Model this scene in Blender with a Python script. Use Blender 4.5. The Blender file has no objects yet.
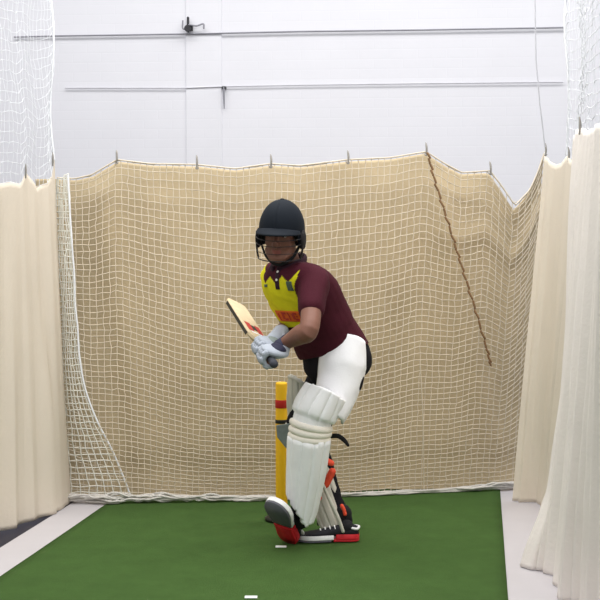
import bpy, bmesh, math, random
import numpy as np
from mathutils import Vector as V, Matrix, noise

random.seed(4); np.random.seed(4)
C = bpy.context.scene.collection
SC = bpy.context.scene
F, CAMH = 1200.0, 1.39
PITCH = math.atan(52/1200)
CP, SP = math.cos(PITCH), math.sin(PITCH)

def ray(px, py):
    a, b = (px-300)/F, (300-py)/F
    return V((a, CP+b*SP, -SP+b*CP))
def P(px, py, Y):
    d = ray(px, py); k = Y/d.y
    return V((d.x*k, Y, CAMH+d.z*k))
def G(px, py, z=0.0):
    d = ray(px, py); k = (z-CAMH)/d.z
    return V((d.x*k, d.y*k, z))

# ------------------------------------------------------------------ materials
def lin(c):
    return tuple((x/255/12.92 if x/255 <= .04045 else ((x/255+.055)/1.055)**2.4) for x in c)
MATS = {}
def mat(name, rgb, rough=.75, var=.08, vscale=30, bump=0.0, bscale=200, spec=.3, attr=None, sheen=0):
    m = bpy.data.materials.new(name); m.use_nodes = True
    nt = m.node_tree; b = nt.nodes['Principled BSDF']
    c = lin(rgb)
    b.inputs['Roughness'].default_value = rough
    b.inputs['Specular IOR Level'].default_value = spec
    if sheen: b.inputs['Sheen Weight'].default_value = sheen
    tc = nt.nodes.new('ShaderNodeTexCoord')
    n = nt.nodes.new('ShaderNodeTexNoise'); n.inputs['Scale'].default_value = vscale; n.inputs['Detail'].default_value = 4
    nt.links.new(tc.outputs['Object'], n.inputs['Vector'])
    mr = nt.nodes.new('ShaderNodeMapRange'); mr.inputs['To Min'].default_value = 1-var; mr.inputs['To Max'].default_value = 1+var
    mr.inputs['From Min'].default_value = .25; mr.inputs['From Max'].default_value = .75
    nt.links.new(n.outputs['Fac'], mr.inputs['Value'])
    mul = nt.nodes.new('ShaderNodeMix'); mul.data_type = 'RGBA'; mul.blend_type = 'MULTIPLY'; mul.inputs['Factor'].default_value = 1
    if attr:
        at = nt.nodes.new('ShaderNodeAttribute'); at.attribute_name = attr
        nt.links.new(at.outputs['Color'], mul.inputs['A'])
    else:
        mul.inputs['A'].default_value = (*c, 1)
    nt.links.new(mr.outputs['Result'], mul.inputs['B'])
    nt.links.new(mul.outputs['Result'], b.inputs['Base Color'])
    if bump:
        n2 = nt.nodes.new('ShaderNodeTexNoise'); n2.inputs['Scale'].default_value = bscale; n2.inputs['Detail'].default_value = 3
        nt.links.new(tc.outputs['Object'], n2.inputs['Vector'])
        bp = nt.nodes.new('ShaderNodeBump'); bp.inputs['Strength'].default_value = bump; bp.inputs['Distance'].default_value = .01
        nt.links.new(n2.outputs['Fac'], bp.inputs['Height']); nt.links.new(bp.outputs['Normal'], b.inputs['Normal'])
    MATS[name] = m
    return m

def blockwork():
    m = mat('painted_blockwork', (231, 231, 237), .7, .015, 3)
    nt = m.node_tree; b = nt.nodes['Principled BSDF']
    tc = [n for n in nt.nodes if n.type == 'TEX_COORD'][0]
    mp = nt.nodes.new('ShaderNodeMapping'); mp.inputs['Rotation'].default_value = (math.pi/2, 0, 0)
    br = nt.nodes.new('ShaderNodeTexBrick'); br.inputs['Scale'].default_value = 1
    br.inputs['Brick Width'].default_value = .225; br.inputs['Row Height'].default_value = .075; br.inputs['Mortar Size'].default_value = .006
    br.inputs['Mortar Smooth'].default_value = .6
    n2 = nt.nodes.new('ShaderNodeTexNoise'); n2.inputs['Scale'].default_value = 9; n2.inputs['Detail'].default_value = 5
    ad = nt.nodes.new('ShaderNodeMath'); ad.operation = 'MULTIPLY_ADD'; ad.inputs[1].default_value = -.45
    bp = nt.nodes.new('ShaderNodeBump'); bp.inputs['Strength'].default_value = .10; bp.inputs['Distance'].default_value = .008
    L = nt.links.new
    L(tc.outputs['Object'], mp.inputs['Vector']); L(mp.outputs['Vector'], br.inputs['Vector'])
    L(tc.outputs['Object'], n2.inputs['Vector'])
    L(br.outputs['Fac'], ad.inputs[0]); L(n2.outputs['Fac'], ad.inputs[2])
    L(ad.outputs['Value'], bp.inputs['Height']); L(bp.outputs['Normal'], b.inputs['Normal'])
    return m
def weave(name, rgb, scale=900, var=.04, trans=0.0, vscale=4):
    m = mat(name, rgb, .9, var, vscale, .25, 60, .1)
    if trans:
        nt = m.node_tree; b = nt.nodes['Principled BSDF']
        out = [n for n in nt.nodes if n.type == 'OUTPUT_MATERIAL'][0]
        t = nt.nodes.new('ShaderNodeBsdfTranslucent'); t.inputs['Color'].default_value = (*lin(rgb), 1)
        mx = nt.nodes.new('ShaderNodeMixShader'); mx.inputs['Fac'].default_value = trans
        nt.links.new(b.outputs[0], mx.inputs[1]); nt.links.new(t.outputs[0], mx.inputs[2]); nt.links.new(mx.outputs[0], out.inputs[0])
    return m

M_wall = blockwork()
M_floor = mat('navy_sports_floor', (32, 32, 48), .5, .06, 6)
M_strip = mat('white_line_paint', (190, 186, 189), .55, .03, 5)
M_turf = mat('green_turf', (76, 106, 54), .95, .16, 7, .9, 420, .1)
def turf_detail(m):
    nt = m.node_tree
    n = [x for x in nt.nodes if x.type == 'TEX_NOISE'][0]; n.inputs['Scale'].default_value = 5; n.inputs['Detail'].default_value = 12; n.inputs['Roughness'].default_value = .75
turf_detail(M_turf)
M_canvas = weave('canvas_backdrop', (204, 186, 154), var=.08, trans=.12, vscale=3)
M_cream = weave('cream_curtain', (231, 220, 204), var=.03, trans=.18)
M_pale = weave('pale_curtain', (242, 235, 228), var=.03, trans=.10)
M_cream2 = weave('faded_cream_curtain', (232, 222, 206), var=.03, trans=.12)
M_net = mat('net_cord', (220, 208, 188), .85, .05, 20)
M_netw = mat('white_net_cord', (246, 248, 252), .85, .03, 20)
M_netg = mat('grey_white_net_cord', (226, 224, 214), .85, .05, 20)
M_foot = mat('net_foot_rope', (214, 210, 204), .9, .12, 40, .5, 150)
M_lace = mat('brown_lacing', (136, 106, 76), .9, .25, 40)
M_hook = mat('grey_hook', (150, 146, 140), .5, .1, 40)
M_wire = mat('steel_wire', (150, 150, 158), .5, .1, 10)
M_wirel = mat('pale_wire', (206, 206, 212), .6, .1, 10)
M_black = mat('black_metal', (52, 52, 56), .45, .1, 40)
M_skin = mat('skin', (126, 86, 71), .55, .06, 25, .08, 300, .35)
M_lip = mat('lips', (142, 82, 74), .5, .04, 60)
M_hair = mat('dark_hair', (30, 24, 22), .8, .2, 90, .4, 300)
M_eye = mat('eye_white', (214, 208, 202), .3, .02, 30)
M_iris = mat('brown_iris', (44, 28, 20), .25, .05, 90)
M_helm = mat('navy_helmet', (21, 27, 35), .75, .05, 14, .06, 500, .15)
M_helmd = mat('black_padding', (26, 25, 28), .75, .1, 40)
M_grille = mat('dark_grille_steel', (36, 32, 34), .45, .08, 40)
M_shirt = mat('shirt_cloth', (90, 30, 42), .85, .06, 40, .25, 240, .15, attr='panel')
M_maroon = mat('maroon_cloth', (84, 30, 42), .85, .06, 40, .25, 240, .15)
M_collar = mat('dark_maroon_collar', (46, 20, 34), .85, .06, 40)
M_button = mat('white_button', (232, 228, 220), .4, .02, 60)
M_badge = mat('dark_badge', (74, 88, 74), .7, .25, 260)
M_orange = mat('orange_print', (206, 96, 24), .7, .1, 90)
M_red = mat('red_print', (170, 52, 30), .7, .1, 90)
M_trou = mat('black_trousers', (26, 24, 30), .85, .12, 20, .2, 160, .15)
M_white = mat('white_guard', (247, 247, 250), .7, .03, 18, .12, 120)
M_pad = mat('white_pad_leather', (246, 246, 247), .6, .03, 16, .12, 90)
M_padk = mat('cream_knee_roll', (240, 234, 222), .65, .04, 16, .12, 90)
M_padg = mat('shaded_pad_leather', (206, 202, 190), .65, .06, 16, .15, 90)  # back pad leather, greyed to put its shade into the colour
M_strap = mat('black_strap', (24, 23, 26), .7, .1, 60)
M_accent = mat('orange_red_accent', (238, 84, 56), .6, .06, 60)
M_glove = mat('glove_leather', (172, 179, 190), .65, .05, 40, .2, 160)
M_gloven = mat('navy_glove_patch', (44, 44, 66), .7, .1, 60)
M_gloveg = mat('grey_green_glove_and_shaded_wing', (132, 142, 138), .75, .1, 50)  # glove's own grey-green; on the knee wing it paints shade
M_wood = mat('willow_wood', (212, 192, 156), .5, .08, 30)
M_grip = mat('dark_rubber_grip', (60, 62, 70), .7, .1, 90)
M_stick = mat('red_sticker', (190, 48, 46), .5, .08, 60)
M_yellow = mat('yellow_stump_plastic', (244, 190, 30), .45, .04, 30)
M_stred = mat('stump_red', (186, 40, 30), .5, .05, 30)
M_stbl = mat('stump_black', (36, 36, 30), .5, .05, 30)
M_shoeg = mat('grey_sole_rubber', (98, 98, 106), .75, .08, 60)
M_shoer = mat('red_sole_rubber', (196, 30, 40), .6, .06, 60)
M_shoew = mat('white_midsole', (240, 240, 240), .6, .03, 40)
M_shoeb = mat('black_shoe_mesh', (36, 36, 42), .8, .1, 80)
M_sock = mat('black_sock', (30, 30, 32), .9, .1, 60)
M_mark = mat('white_tape', (226, 230, 226), .8, .08, 60)

# ------------------------------------------------------------------ object helpers
ROOT = {}
def tag(o, label=None, cat=None, group=None, kind=None):
    if label: o['label'] = label
    if cat: o['category'] = cat
    if group: o['group'] = group
    if kind: o['kind'] = kind
    return o
def thing(name, loc, label, cat, group=None):
    o = bpy.data.objects.new(name, None); C.objects.link(o); o.location = loc
    o.empty_display_size = .1
    ROOT[o.name] = V(loc)
    return tag(o, label, cat, group)
def rootloc(o):
    while o.parent: o = o.parent
    return ROOT.get(o.name, V(o.location))
def to_mesh(bm, name):
    me = bpy.data.meshes.new(name); bmesh.ops.recalc_face_normals(bm, faces=bm.faces); bm.to_mesh(me); bm.free(); return me
def put(name, geo, m, parent=None, smooth=True):
    """link world-space geometry as ONE mesh object (child of parent when given)"""
    me = geo if isinstance(geo, bpy.types.Mesh) else to_mesh(geo, name)
    n = len(me.vertices); co = np.empty(n*3, 'f'); me.vertices.foreach_get('co', co); co = co.reshape(-1, 3)
    if parent is not None: off = np.array(rootloc(parent))
    else:
        off = np.array([(co[:, 0].min()+co[:, 0].max())/2, (co[:, 1].min()+co[:, 1].max())/2, co[:, 2].min()])
    co -= off; me.vertices.foreach_set('co', co.ravel().astype('f')); me.update()
    for mm in (m if isinstance(m, (list, tuple)) else [m]): me.materials.append(mm)
    if smooth: me.polygons.foreach_set('use_smooth', [True]*len(me.polygons))
    o = bpy.data.objects.new(name, me); C.objects.link(o)
    if parent is not None: o.parent = parent
    else: o.location = off; ROOT[o.name] = V(off)
    return o
def solid(o, t, off=-1):
    md = o.modifiers.new('thickness', 'SOLIDIFY'); md.thickness = t; md.offset = off; return o
def bevel(o, w, seg=2):
    md = o.modifiers.new('bevel', 'BEVEL'); md.width = w; md.segments = seg; md.limit_method = 'ANGLE'; return o

def cat(pts, n):
    """Catmull-Rom through points (tuples of any length)"""
    p = [np.array(q, float) for q in pts]
    if len(p) == 2: return [p[0]+(p[1]-p[0])*i/n for i in range(n+1)]
    p = [2*p[0]-p[1]]+p+[2*p[-1]-p[-2]]; out = []
    for i in range(1, len(p)-2):
        for k in range(n):
            t = k/n; a, b, c, d = p[i-1:i+3]
            out.append(.5*((2*b)+(-a+c)*t+(2*a-5*b+4*c-d)*t*t+(-a+3*b-3*c+d)*t**3))
    out.append(p[-2]); return out
def loft(bm, rings, closed=True, caps=True):
    vr = [[bm.verts.new(q) for q in r] for r in rings]
    n = len(vr[0])
    for a, b in zip(vr, vr[1:]):
        for i in range(n if closed else n-1):
            j = (i+1) % n; bm.faces.new((a[i], a[j], b[j], b[i]))
    if caps and closed:
        bm.faces.new(vr[0][::-1]); bm.faces.new(vr[-1])
    return vr
def tube(bm, pts, rad, n=12, sub=4, round_=True, ref=None, flat=1.0):
    """tapering tube with rounded ends; rad = number or one per point; flat scales the second axis (ref = direction of the first)"""
    pts = [V(p) for p in pts]
    rads = [rad]*len(pts) if isinstance(rad, (int, float)) else list(rad)
    q = cat([(*p, r) for p, r in zip(pts, rads)], sub) if sub > 1 else [np.array((*p, r)) for p, r in zip(pts, rads)]
    if sub == 1 and len(pts) == 2: q = [np.array((*p, r)) for p, r in zip(pts, rads)]
    pos = [V(a[:3]) for a in q]; rr = [max(1e-4, a[3]) for a in q]
    N = len(pos); tan = [(pos[min(i+1, N-1)]-pos[max(i-1, 0)]).normalized() for i in range(N)]
    u = V(ref) if ref is not None else (V((0, 0, 1)) if abs(tan[0].z) < .9 else V((1, 0, 0)))
    rings = []
    def ring(c, t, r):
        nonlocal u
        a = (u-t*u.dot(t)).normalized(); b = t.cross(a)
        if ref is None: u = a
        return [c+a*(r*math.cos(2*math.pi*k/n))+b*(r*flat*math.sin(2*math.pi*k/n)) for k in range(n)]
    if round_:
        for f in (.98, .8, .5, .2): rings.append(ring(pos[0]-tan[0]*(rr[0]*f), tan[0], rr[0]*math.sqrt(1-f*f)))
    for c, t, r in zip(pos, tan, rr): rings.append(ring(c, t, r))
    if round_:
        for f in (.2, .5, .8, .98): rings.append(ring(pos[-1]+tan[-1]*(rr[-1]*f), tan[-1], rr[-1]*math.sqrt(1-f*f)))
    loft(bm, rings)
def ellipsoid(bm, c, r, rot=None, u=20, v=12):
    m = Matrix.Translation(V(c)) @ (rot.to_4x4() if rot else Matrix.Identity(4)) @ Matrix.Diagonal((*r, 1))
    bmesh.ops.create_uvsphere(bm, u_segments=u, v_segments=v, radius=1, matrix=m)
def box(bm, c, s, rot=None):
    m = Matrix.Translation(V(c)) @ (rot.to_4x4() if rot else Matrix.Identity(4)) @ Matrix.Diagonal((*s, 1))
    bmesh.ops.create_cube(bm, size=1, matrix=m)
def basis(x, y, z):
    return Matrix((V(x), V(y), V(z))).transposed()
def remesh(bm, voxel, smooth=4, fac=.5):
    me = to_mesh(bm, 'tmp'); o = bpy.data.objects.new('tmp', me); C.objects.link(o)
    r = o.modifiers.new('r', 'REMESH'); r.mode = 'VOXEL'; r.voxel_size = voxel
    s = o.modifiers.new('s', 'SMOOTH'); s.iterations = smooth; s.factor = fac
    dg = bpy.context.evaluated_depsgraph_get(); dg.update()
    out = bpy.data.meshes.new_from_object(o.evaluated_get(dg)); bpy.data.objects.remove(o); bpy.data.meshes.remove(me)
    return out
def grid_surface(fn, ns, nt):
    bm = bmesh.new(); vs = [[bm.verts.new(fn(i/ns, j/nt)) for j in range(nt+1)] for i in range(ns+1)]
    for i in range(ns):
        for j in range(nt): bm.faces.new((vs[i][j], vs[i+1][j], vs[i+1][j+1], vs[i][j+1]))
    return bm
def interp(x, pts):
    xs = [p[0] for p in pts]; ys = [p[1] for p in pts]
    return float(np.interp(x, xs, ys))
def smoothstep(a, b, x):
    t = min(1, max(0, (x-a)/(b-a))); return t*t*(3-2*t)
def nz(x, y=0, z=0): return noise.noise(V((x, y, z)))

# ------------------------------------------------------------------ setting
LANE = V((182/1200, 1, 0)).normalized(); LSIDE = V((LANE.y, -LANE.x, 0))
def slab(name, quad, z0, z1, m, **k):
    bm = bmesh.new()
    lo = [bm.verts.new((p.x, p.y, z0)) for p in quad]; hi = [bm.verts.new((p.x, p.y, z1)) for p in quad]
    bm.faces.new(lo[::-1]); bm.faces.new(hi)
    for i in range(4): bm.faces.new((lo[i], lo[(i+1) % 4], hi[(i+1) % 4], hi[i]))
    return put(name, bm, m, smooth=False)
tag(slab('floor', [V((-7, -6, 0)), V((7, -6, 0)), V((7, 10.6, 0)), V((-7, 10.6, 0))], -.1, 0, M_floor), kind='structure')
wyaw = math.atan(1200/14500); WD = V((math.cos(wyaw), -math.sin(wyaw), 0)); WN = V((-math.sin(wyaw), -math.cos(wyaw), 0))
WC = V((0, 9.4, 0))
def W(px, py, off=0.0):
    """point on the back wall (off metres in front of it)"""
    d = ray(px, py); c = V((0, 0, CAMH)); k = (WC+WN*off-c).dot(WN)/d.dot(WN); return c+d*k
bm = bmesh.new()
box(bm, WC-WN*.1+V((0, 0, 3)), (14, .2, 6), basis(WD, -WN, (0, 0, 1)))
tag(put('wall_back', bm, M_wall, smooth=False), kind='structure')
# pilaster on the back wall
a, b = W(186, 100), W(222, 100); bm = bmesh.new()
mid = (a+b)/2; wdt = (b-a).length
box(bm, V((mid.x, mid.y, 3))+WN*.006, (wdt, .012, 6), basis(WD, -WN, (0, 0, 1)))
tag(bevel(put('trim_1', bm, M_wall, smooth=False), .006), kind='structure')

# turf mat and the white lines beside it
L0, R0 = G(108, 504), G(500, 490)
def lane_pt(p, Y): return p+LANE*((Y-p.y)/LANE.y)
Lf, Ln, Rf, Rn = lane_pt(L0, 6.9), lane_pt(L0, .6), lane_pt(R0, 6.98), lane_pt(R0, .6)
def mat_fn(s, t):
    p = (Ln.lerp(Lf, t)).lerp(Rn.lerp(Rf, t), s); p.z = .007+.0015*nz(p.x*3, p.y*2)
    return p
o = solid(put('turf_mat', grid_surface(mat_fn, 40, 90), M_turf), .006)
tag(o, 'long green artificial turf batting mat on the floor', 'mat')
slab_l = [lane_pt(L0, .6)-LSIDE*.197, lane_pt(L0, .6)+LSIDE*.02, lane_pt(L0, 7.1)+LSIDE*.02, lane_pt(L0, 7.1)-LSIDE*.197]
tag(slab('trim_2', slab_l, 0, .003, M_strip), kind='structure')
slab_r = [lane_pt(R0, .6)-LSIDE*.02, lane_pt(R0, .6)+LSIDE*.30, lane_pt(R0, 7.3)+LSIDE*.30, lane_pt(R0, 7.3)-LSIDE*.02]
tag(slab('trim_3', slab_r, 0, .003, M_strip), kind='structure')
# guard marks
def mark(px, py, w, label):
    bm = bmesh.new(); g = G(px, py, .0105)
    box(bm, g, (w, .032, .002)); tag(bevel(put('guard_mark', bm, M_mark, smooth=False), .0008, 1), label, 'floor mark', None)
mark(281, 546.5, .05, 'small white tape mark on the turf beside the raised shoe')
mark(251, 597, .05, 'small white tape mark nearest the camera on bare turf')

# ------------------------------------------------------------------ end canvas, net
TOP = [(57, 178), (75, 179), (92, 175), (117, 160), (150, 164), (197, 165), (235, 169), (271, 164), (300, 166), (348, 160), (390, 158), (426, 152), (445, 164), (462, 173), (490, 171), (503, 188), (515, 206), (530, 190), (538, 172), (545, 152)]
BOT = [(66, 500), (110, 502), (200, 502), (280, 501), (330, 498), (400, 495), (500, 490), (523, 488)]
def net_pt(s, t, dy=0.0, topdrop=0.0):
    xt = 57+488*s; xb = 66+457*s
    yt = interp(xt, TOP)+topdrop; yb = interp(xb, BOT)
    Yb = G(xb, yb).y
    px = xt+(xb-xt)*(t**1.15)
    # sides pulled out with a soft inward bow on the left
    px += 10*math.sin(math.pi*t)*(max(0, 1-s*5))*-.35
    py = yt+(yb-yt)*t
    Y = Yb+.06*(1-t)-.05*math.sin(math.pi*min(1, t*1.02))*math.sin(math.pi*s)+dy
    p = P(px, py, Y)
    if p.z < .022: p.z = .022
    return p
def canvas_fn(s, t):
    s2 = -.045+1.045*s
    sc = min(1, max(0, s2))
    xt = 57+488*sc
    drop = 1+3*math.exp(-((xt-512)/20)**2)
    p = net_pt(sc, t*.985, .1, drop)
    if s2 < 0: p += V((s2*2.7, -.05, 0))
    p.z = max(p.z, .02) if t < .9 else p.z+(.012-p.z)*smoothstep(.9, 1, t)
    # hanging folds: broad billows, and drag lines fanning from the top fixings
    f = .030*nz(s*4.5+.6*t, t*1.3, 3.1)+.018*nz(s*11-1.4*t, t*1.1, 8.2)
    d1 = (s-.78)-.17*t; f += .035*math.exp(-(d1/.03)**2)*smoothstep(0, .2, t)*smoothstep(1, .7, t)
    d2 = (s-.70)-.03*math.sin(3*t); f -= .022*math.exp(-(d2/.025)**2)*smoothstep(.3, .6, t)
    d3 = t-(.16+.30*(1-s)+.02*nz(s*9)); f += .014*math.exp(-(d3/.035)**2)*smoothstep(.72, .85, s)
    d4 = (s-.12)-.10*t; f += .022*math.exp(-(d4/.03)**2)
    belly = .03*math.exp(-((t-.88)/.09)**2)
    p.y += -f*1.35*smoothstep(0, .08, t)+belly*-1*.8+.05-.07*smoothstep(.9, 1, t)
    return p
o = solid(put('canvas_backdrop', grid_surface(canvas_fn, 170, 110), M_canvas), .003)
tag(o, 'wide beige canvas sheet hanging across the end of the lane behind the netting', 'canvas')

def net_mesh(fn, ns, nt, r, jit=.003, sides=4, seed=0):
    rng = random.Random(seed)
    pts = {}
    for i in range(ns+1):
        for j in range(nt+1):
            p = fn(i/ns, j/nt); pts[i, j] = p+V((rng.gauss(0, jit), rng.gauss(0, jit), rng.gauss(0, jit)))
    bm = bmesh.new()
    for i in range(ns+1): strand(bm, [pts[i, j] for j in range(nt+1)], r, sides)
    for j in range(nt+1): strand(bm, [pts[i, j] for i in range(ns+1)], r, sides)
    return bm
def strand(bm, pts, r, sides=4):
    prev = None; N = len(pts)
    for k, p in enumerate(pts):
        t = (pts[min(k+1, N-1)]-pts[max(k-1, 0)])
        t = t.normalized() if t.length > 1e-6 else V((1, 0, 0))
        a = V((0, 1, 0)); a = (a-t*a.dot(t)); a = a.normalized() if a.length > 1e-3 else V((1, 0, 0)); b = t.cross(a)
        vs = [bm.verts.new(p+a*(r*math.cos(2*math.pi*m/sides))+b*(r*math.sin(2*math.pi*m/sides))) for m in range(sides)]
        if prev:
            for m in range(sides): bm.faces.new((prev[m], prev[(m+1) % sides], vs[(m+1) % sides], vs[m]))
        prev = vs
base = G(300, 499)
net = thing('end_net', (base.x, base.y, 0), 'knotted cord net stretched over the beige canvas behind the batter', 'net')
put('mesh_panel', net_mesh(lambda s, t: net_pt(s+.012*t*(1-t)*math.sin(7*s), t+t*(1-t)*(.52*math.sin(math.pi*s)+.10*nz(s*5, 2, 2)), -.005+.012*nz(s*9, t*7, 1)), 76, 56, .0023, .0022, 4, 1), M_net, net)
# the gathered return of the net at the left corner, hanging in front of the main panel
def gather(s, t):
    x0 = 56+8*t; w = 12+13*t+42*smoothstep(.55, 1, t)*t
    px = x0+w*s; py = 180+(499-180)*t-(6*s if t < .02 else 0)
    Y = G(70, 500).y-.03-.05*math.sin(math.pi*s)*(.4+t)
    p = P(px+1.4*nz(s*3, t*9, 4), py, Y); p.z = max(p.z, .025+.012*s); return p
o = put('gathered_panel', net_mesh(gather, 8, 50, .0030, .0022, 4, 2), M_netg, net)
tag(o, 'whiter gathered end of the net at the left corner')
bm = bmesh.new(); strand(bm, [net_pt(i/150, 0, -.01)+V((0, 0, .002)) for i in range(151)], .0045, 6)
put('head_rope', bm, M_net, net)
bm = bmesh.new()
strand(bm, [gather(1, j/60)+V((0, -.008, 0)) for j in range(61)], .0055, 6)
put('edge_rope', bm, M_netw, net)
bm = bmesh.new()
strand(bm, [net_pt(1, j/60, -.012) for j in range(61)], .005, 6)
put('edge_rope', bm, M_netw, net)
# bundled foot of the net lying on the floor: several loose twisted strands
bm = bmesh.new(); rng = random.Random(7)
for k in range(9):
    ph = rng.random()*9; pts = []
    for i in range(121):
        s = i/120; px = 64+462*s
        w = interp(px, [(64, 1.0), (150, .9), (230, .6), (300, .35), (440, .25), (480, .6), (526, .9)])
        g = G(px, interp(px, [(64, 503), (110, 504.5), (200, 503), (280, 502), (330, 499), (400, 496), (500, 491), (526, 489)]))
        pts.append(V((g.x, g.y+.05*w*nz(s*14, ph, k)-.02*w, .014+.045*w*abs(nz(s*19+ph, k*3.1, 2))+.004*k*w)))
    strand(bm, pts, .006, 5)
put('foot_bundle', bm, M_foot, net)
# brown lacing joining two net panels
bm = bmesh.new(); LP = [(428, 154), (434, 178), (444, 210), (455, 245), (464, 274), (476, 312), (487, 350), (491, 366)]
c = cat(LP, 8); pts = []
def on_net(px, py):
    s = (px-57)/488
    for _ in range(8):
        yt, yb = interp(57+488*s, TOP), interp(66+457*s, BOT); t = (py-yt)/(yb-yt)
        xt, xb = 57+488*s, 66+457*s; s += (px-(xt+(xb-xt)*max(0, t)**1.15))/470
    return net_pt(s, max(0, t), -.02)
for k, q in enumerate(c):
    pts.append(on_net(q[0], q[1])+V((.004*math.sin(k*1.7), 0, 0)))
strand(bm, pts, .0026, 6)
for k in range(0, len(pts)-1, 2):                       # whipping wrapped round the seam
    d = (pts[k+1]-pts[k]); m = pts[k]+d*.5
    tube(bm, [m-d*.6+V((-.003, -.004, .003)), m+d*.6+V((.003, -.004, -.003))], .0062, 6, 1)
tag(put('lacing_cord', bm, M_lace, net), 'brown lacing running down a seam of the net')
bm = bmesh.new()                                       # pale continuation of the seam and a second vertical seam
strand(bm, [on_net(q[0], q[1]) for q in cat([(420, 360), (423, 420), (424, 491)], 12)], .003, 5)
put('seam_cord', bm, M_net, net)

# hooks holding canvas and net along the top
HK = [(117, 159, 'steel hook at the tall left peak of the net'), (197, 165, 'second hook from the left along the net top'),
      (271, 163, 'hook on the net top right above the helmet'), (348, 159, 'hook on the net top between helmet and brown lacing'),
      (426, 151, 'hook at the net peak where the brown lacing starts'), (490, 171, 'hook at the left lip of the notch in the net'),
      (545, 151, 'hook at the net top corner against the right curtain')]
for px, py, lb in HK:
    s = (px-57)/488; p = net_pt(s, 0, 0)
    t = thing('net_hook', p, 'small dark grey '+lb, 'hook', 'hooks along the top of the net')
    bm = bmesh.new(); tube(bm, [p+V((0, -.016, -.02)), p+V((.002, -.018, .012)), p+V((0, -.010, .04)), p+V((-.002, 0, .052))], [.004, .006, .0055, .003], 8)
    put('shank', bm, M_hook, t)
    bm = bmesh.new(); tube(bm, [p+V((-.008, -.012, -.016)), p+V((0, -.018, -.022)), p+V((.008, -.012, -.016))], .0035, 8)
    put('clasp', bm, M_hook, t)

# ------------------------------------------------------------------ side curtains
def curtain(name, top, bot, folds, amp, m, label, seed, ns=150, nt=60, extra=None):
    """top / bot: lists of world points (the hanging edge and the hem)"""
    def fn(s, t):
        a = V(cat_at(top, s)); b = V(cat_at(bot, s)); p = a.lerp(b, t)
        w = .35+.65*t if amp > 0 else 1
        f = abs(amp)*w*(.45*math.sin(2*math.pi*(s*folds+.5*nz(s*5+.5*t, seed, 1)))+1.1*nz(s*folds*1.5, t*1.1, seed)+.35*nz(s*folds*3.5+t, t*1.3, seed+4))
        p += LSIDE*f+LANE*(f*.3)
        if extra: p += extra(s, t)
        if p.z < .008: p.z = .008
        return p
    o = solid(put(name, grid_surface(fn, ns, nt), m), .003)
    return tag(o, label, 'curtain')
def cat_at(pts, s):
    n = len(pts)-1; x = min(n-1e-6, max(0, s*n)); i = int(x); return V(pts[i]).lerp(V(pts[i+1]), x-i)
# left: far corner (55,172) .. beyond the left frame edge
lt = [P(54, 160, 6.52), P(52, 176, 6.48), P(46, 183, 6.42), P(36, 188, 6.34), P(26, 172, 6.25), P(20, 184, 6.17), P(10, 182, 6.08), P(0, 184, 5.98), P(-12, 176, 5.85), P(-60, 172, 5.4), P(-130, 166, 4.9)]
lb = [G(70, 502), G(66, 508), G(58, 512), G(46, 515), G(36, 521), G(26, 524), G(13, 530), G(0, 533), G(-14, 541), G(-60, 566), G(-130, 600)]
curtain('side_curtain', lt, lb, 7, .013, M_cream, 'cream cloth curtain hanging along the left side of the lane', 2.0,
        extra=lambda s, t: LSIDE*(.05*math.exp(-((s-.30)/.05)**2)*smoothstep(.3, .8, t)))
# right, far panel
rt = [P(545, 156, 6.62), P(549, 160, 6.5), P(556, 165, 6.3), P(563, 163, 6.1), P(567, 156, 5.95), P(572, 160, 5.8), P(578, 158, 5.7), P(588, 158, 5.55)]
rb = [G(513, 502), G(521, 503.5), G(529, 503.5), G(538, 504), G(541, 508), G(543, 512), G(546, 516), G(556, 524)]
curtain('side_curtain', rt, rb, 4, .018, M_cream2, 'cream cloth panel at the far end of the right side, beside the net', 5.0)
# right, near panel: seen almost edge on
rt2 = [P(574, 137, 5.5), P(577, 133, 5.3), P(580, 128, 5.1), P(587, 131, 4.85), P(593, 128, 4.6), P(599, 122, 4.35), P(612, 112, 4.0), P(640, 96, 3.4)]
rb2 = [G(541, 524), G(535, 548), G(525, 571), G(546, 572), G(556, 598), G(566, 604), G(590, 618), G(640, 690)]
curtain('side_curtain', rt2, rb2, 7, .035, M_pale, 'pale grey-white curtain with deep folds nearest the camera on the right', 9.0, 260, 70, extra=lambda s, t: LSIDE*(.07*smoothstep(0, .6, t)*smoothstep(1, .8, t)*smoothstep(.5, .2, s)+.034*abs(math.sin(2*math.pi*(s*9+.4*nz(s*6, t*.7, 3))))*(.4+.6*t)))
# dark olive fold tucked behind the top of the near right curtain, and hooks on it
for px, py, Y, lb in ((579, 127, 5.08, 'hook at the top of the near right curtain'), (568, 156, 5.9, 'hook at the top of the far right curtain panel'), (26, 172, 6.24, 'hook at the left curtain peak'), (53, 160, 6.5, 'hook at the corner peak of the left curtain')):
    p = P(px, py, Y); t = thing('curtain_hook', p, 'small grey '+lb, 'hook', 'hooks on the side curtains')
    bm = bmesh.new(); tube(bm, [p+V((0, -.01, -.03)), p+V((.002, -.012, .01)), p+V((0, -.006, .04))], [.004, .006, .003], 8)
    put('shank', bm, M_hook, t)

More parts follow.
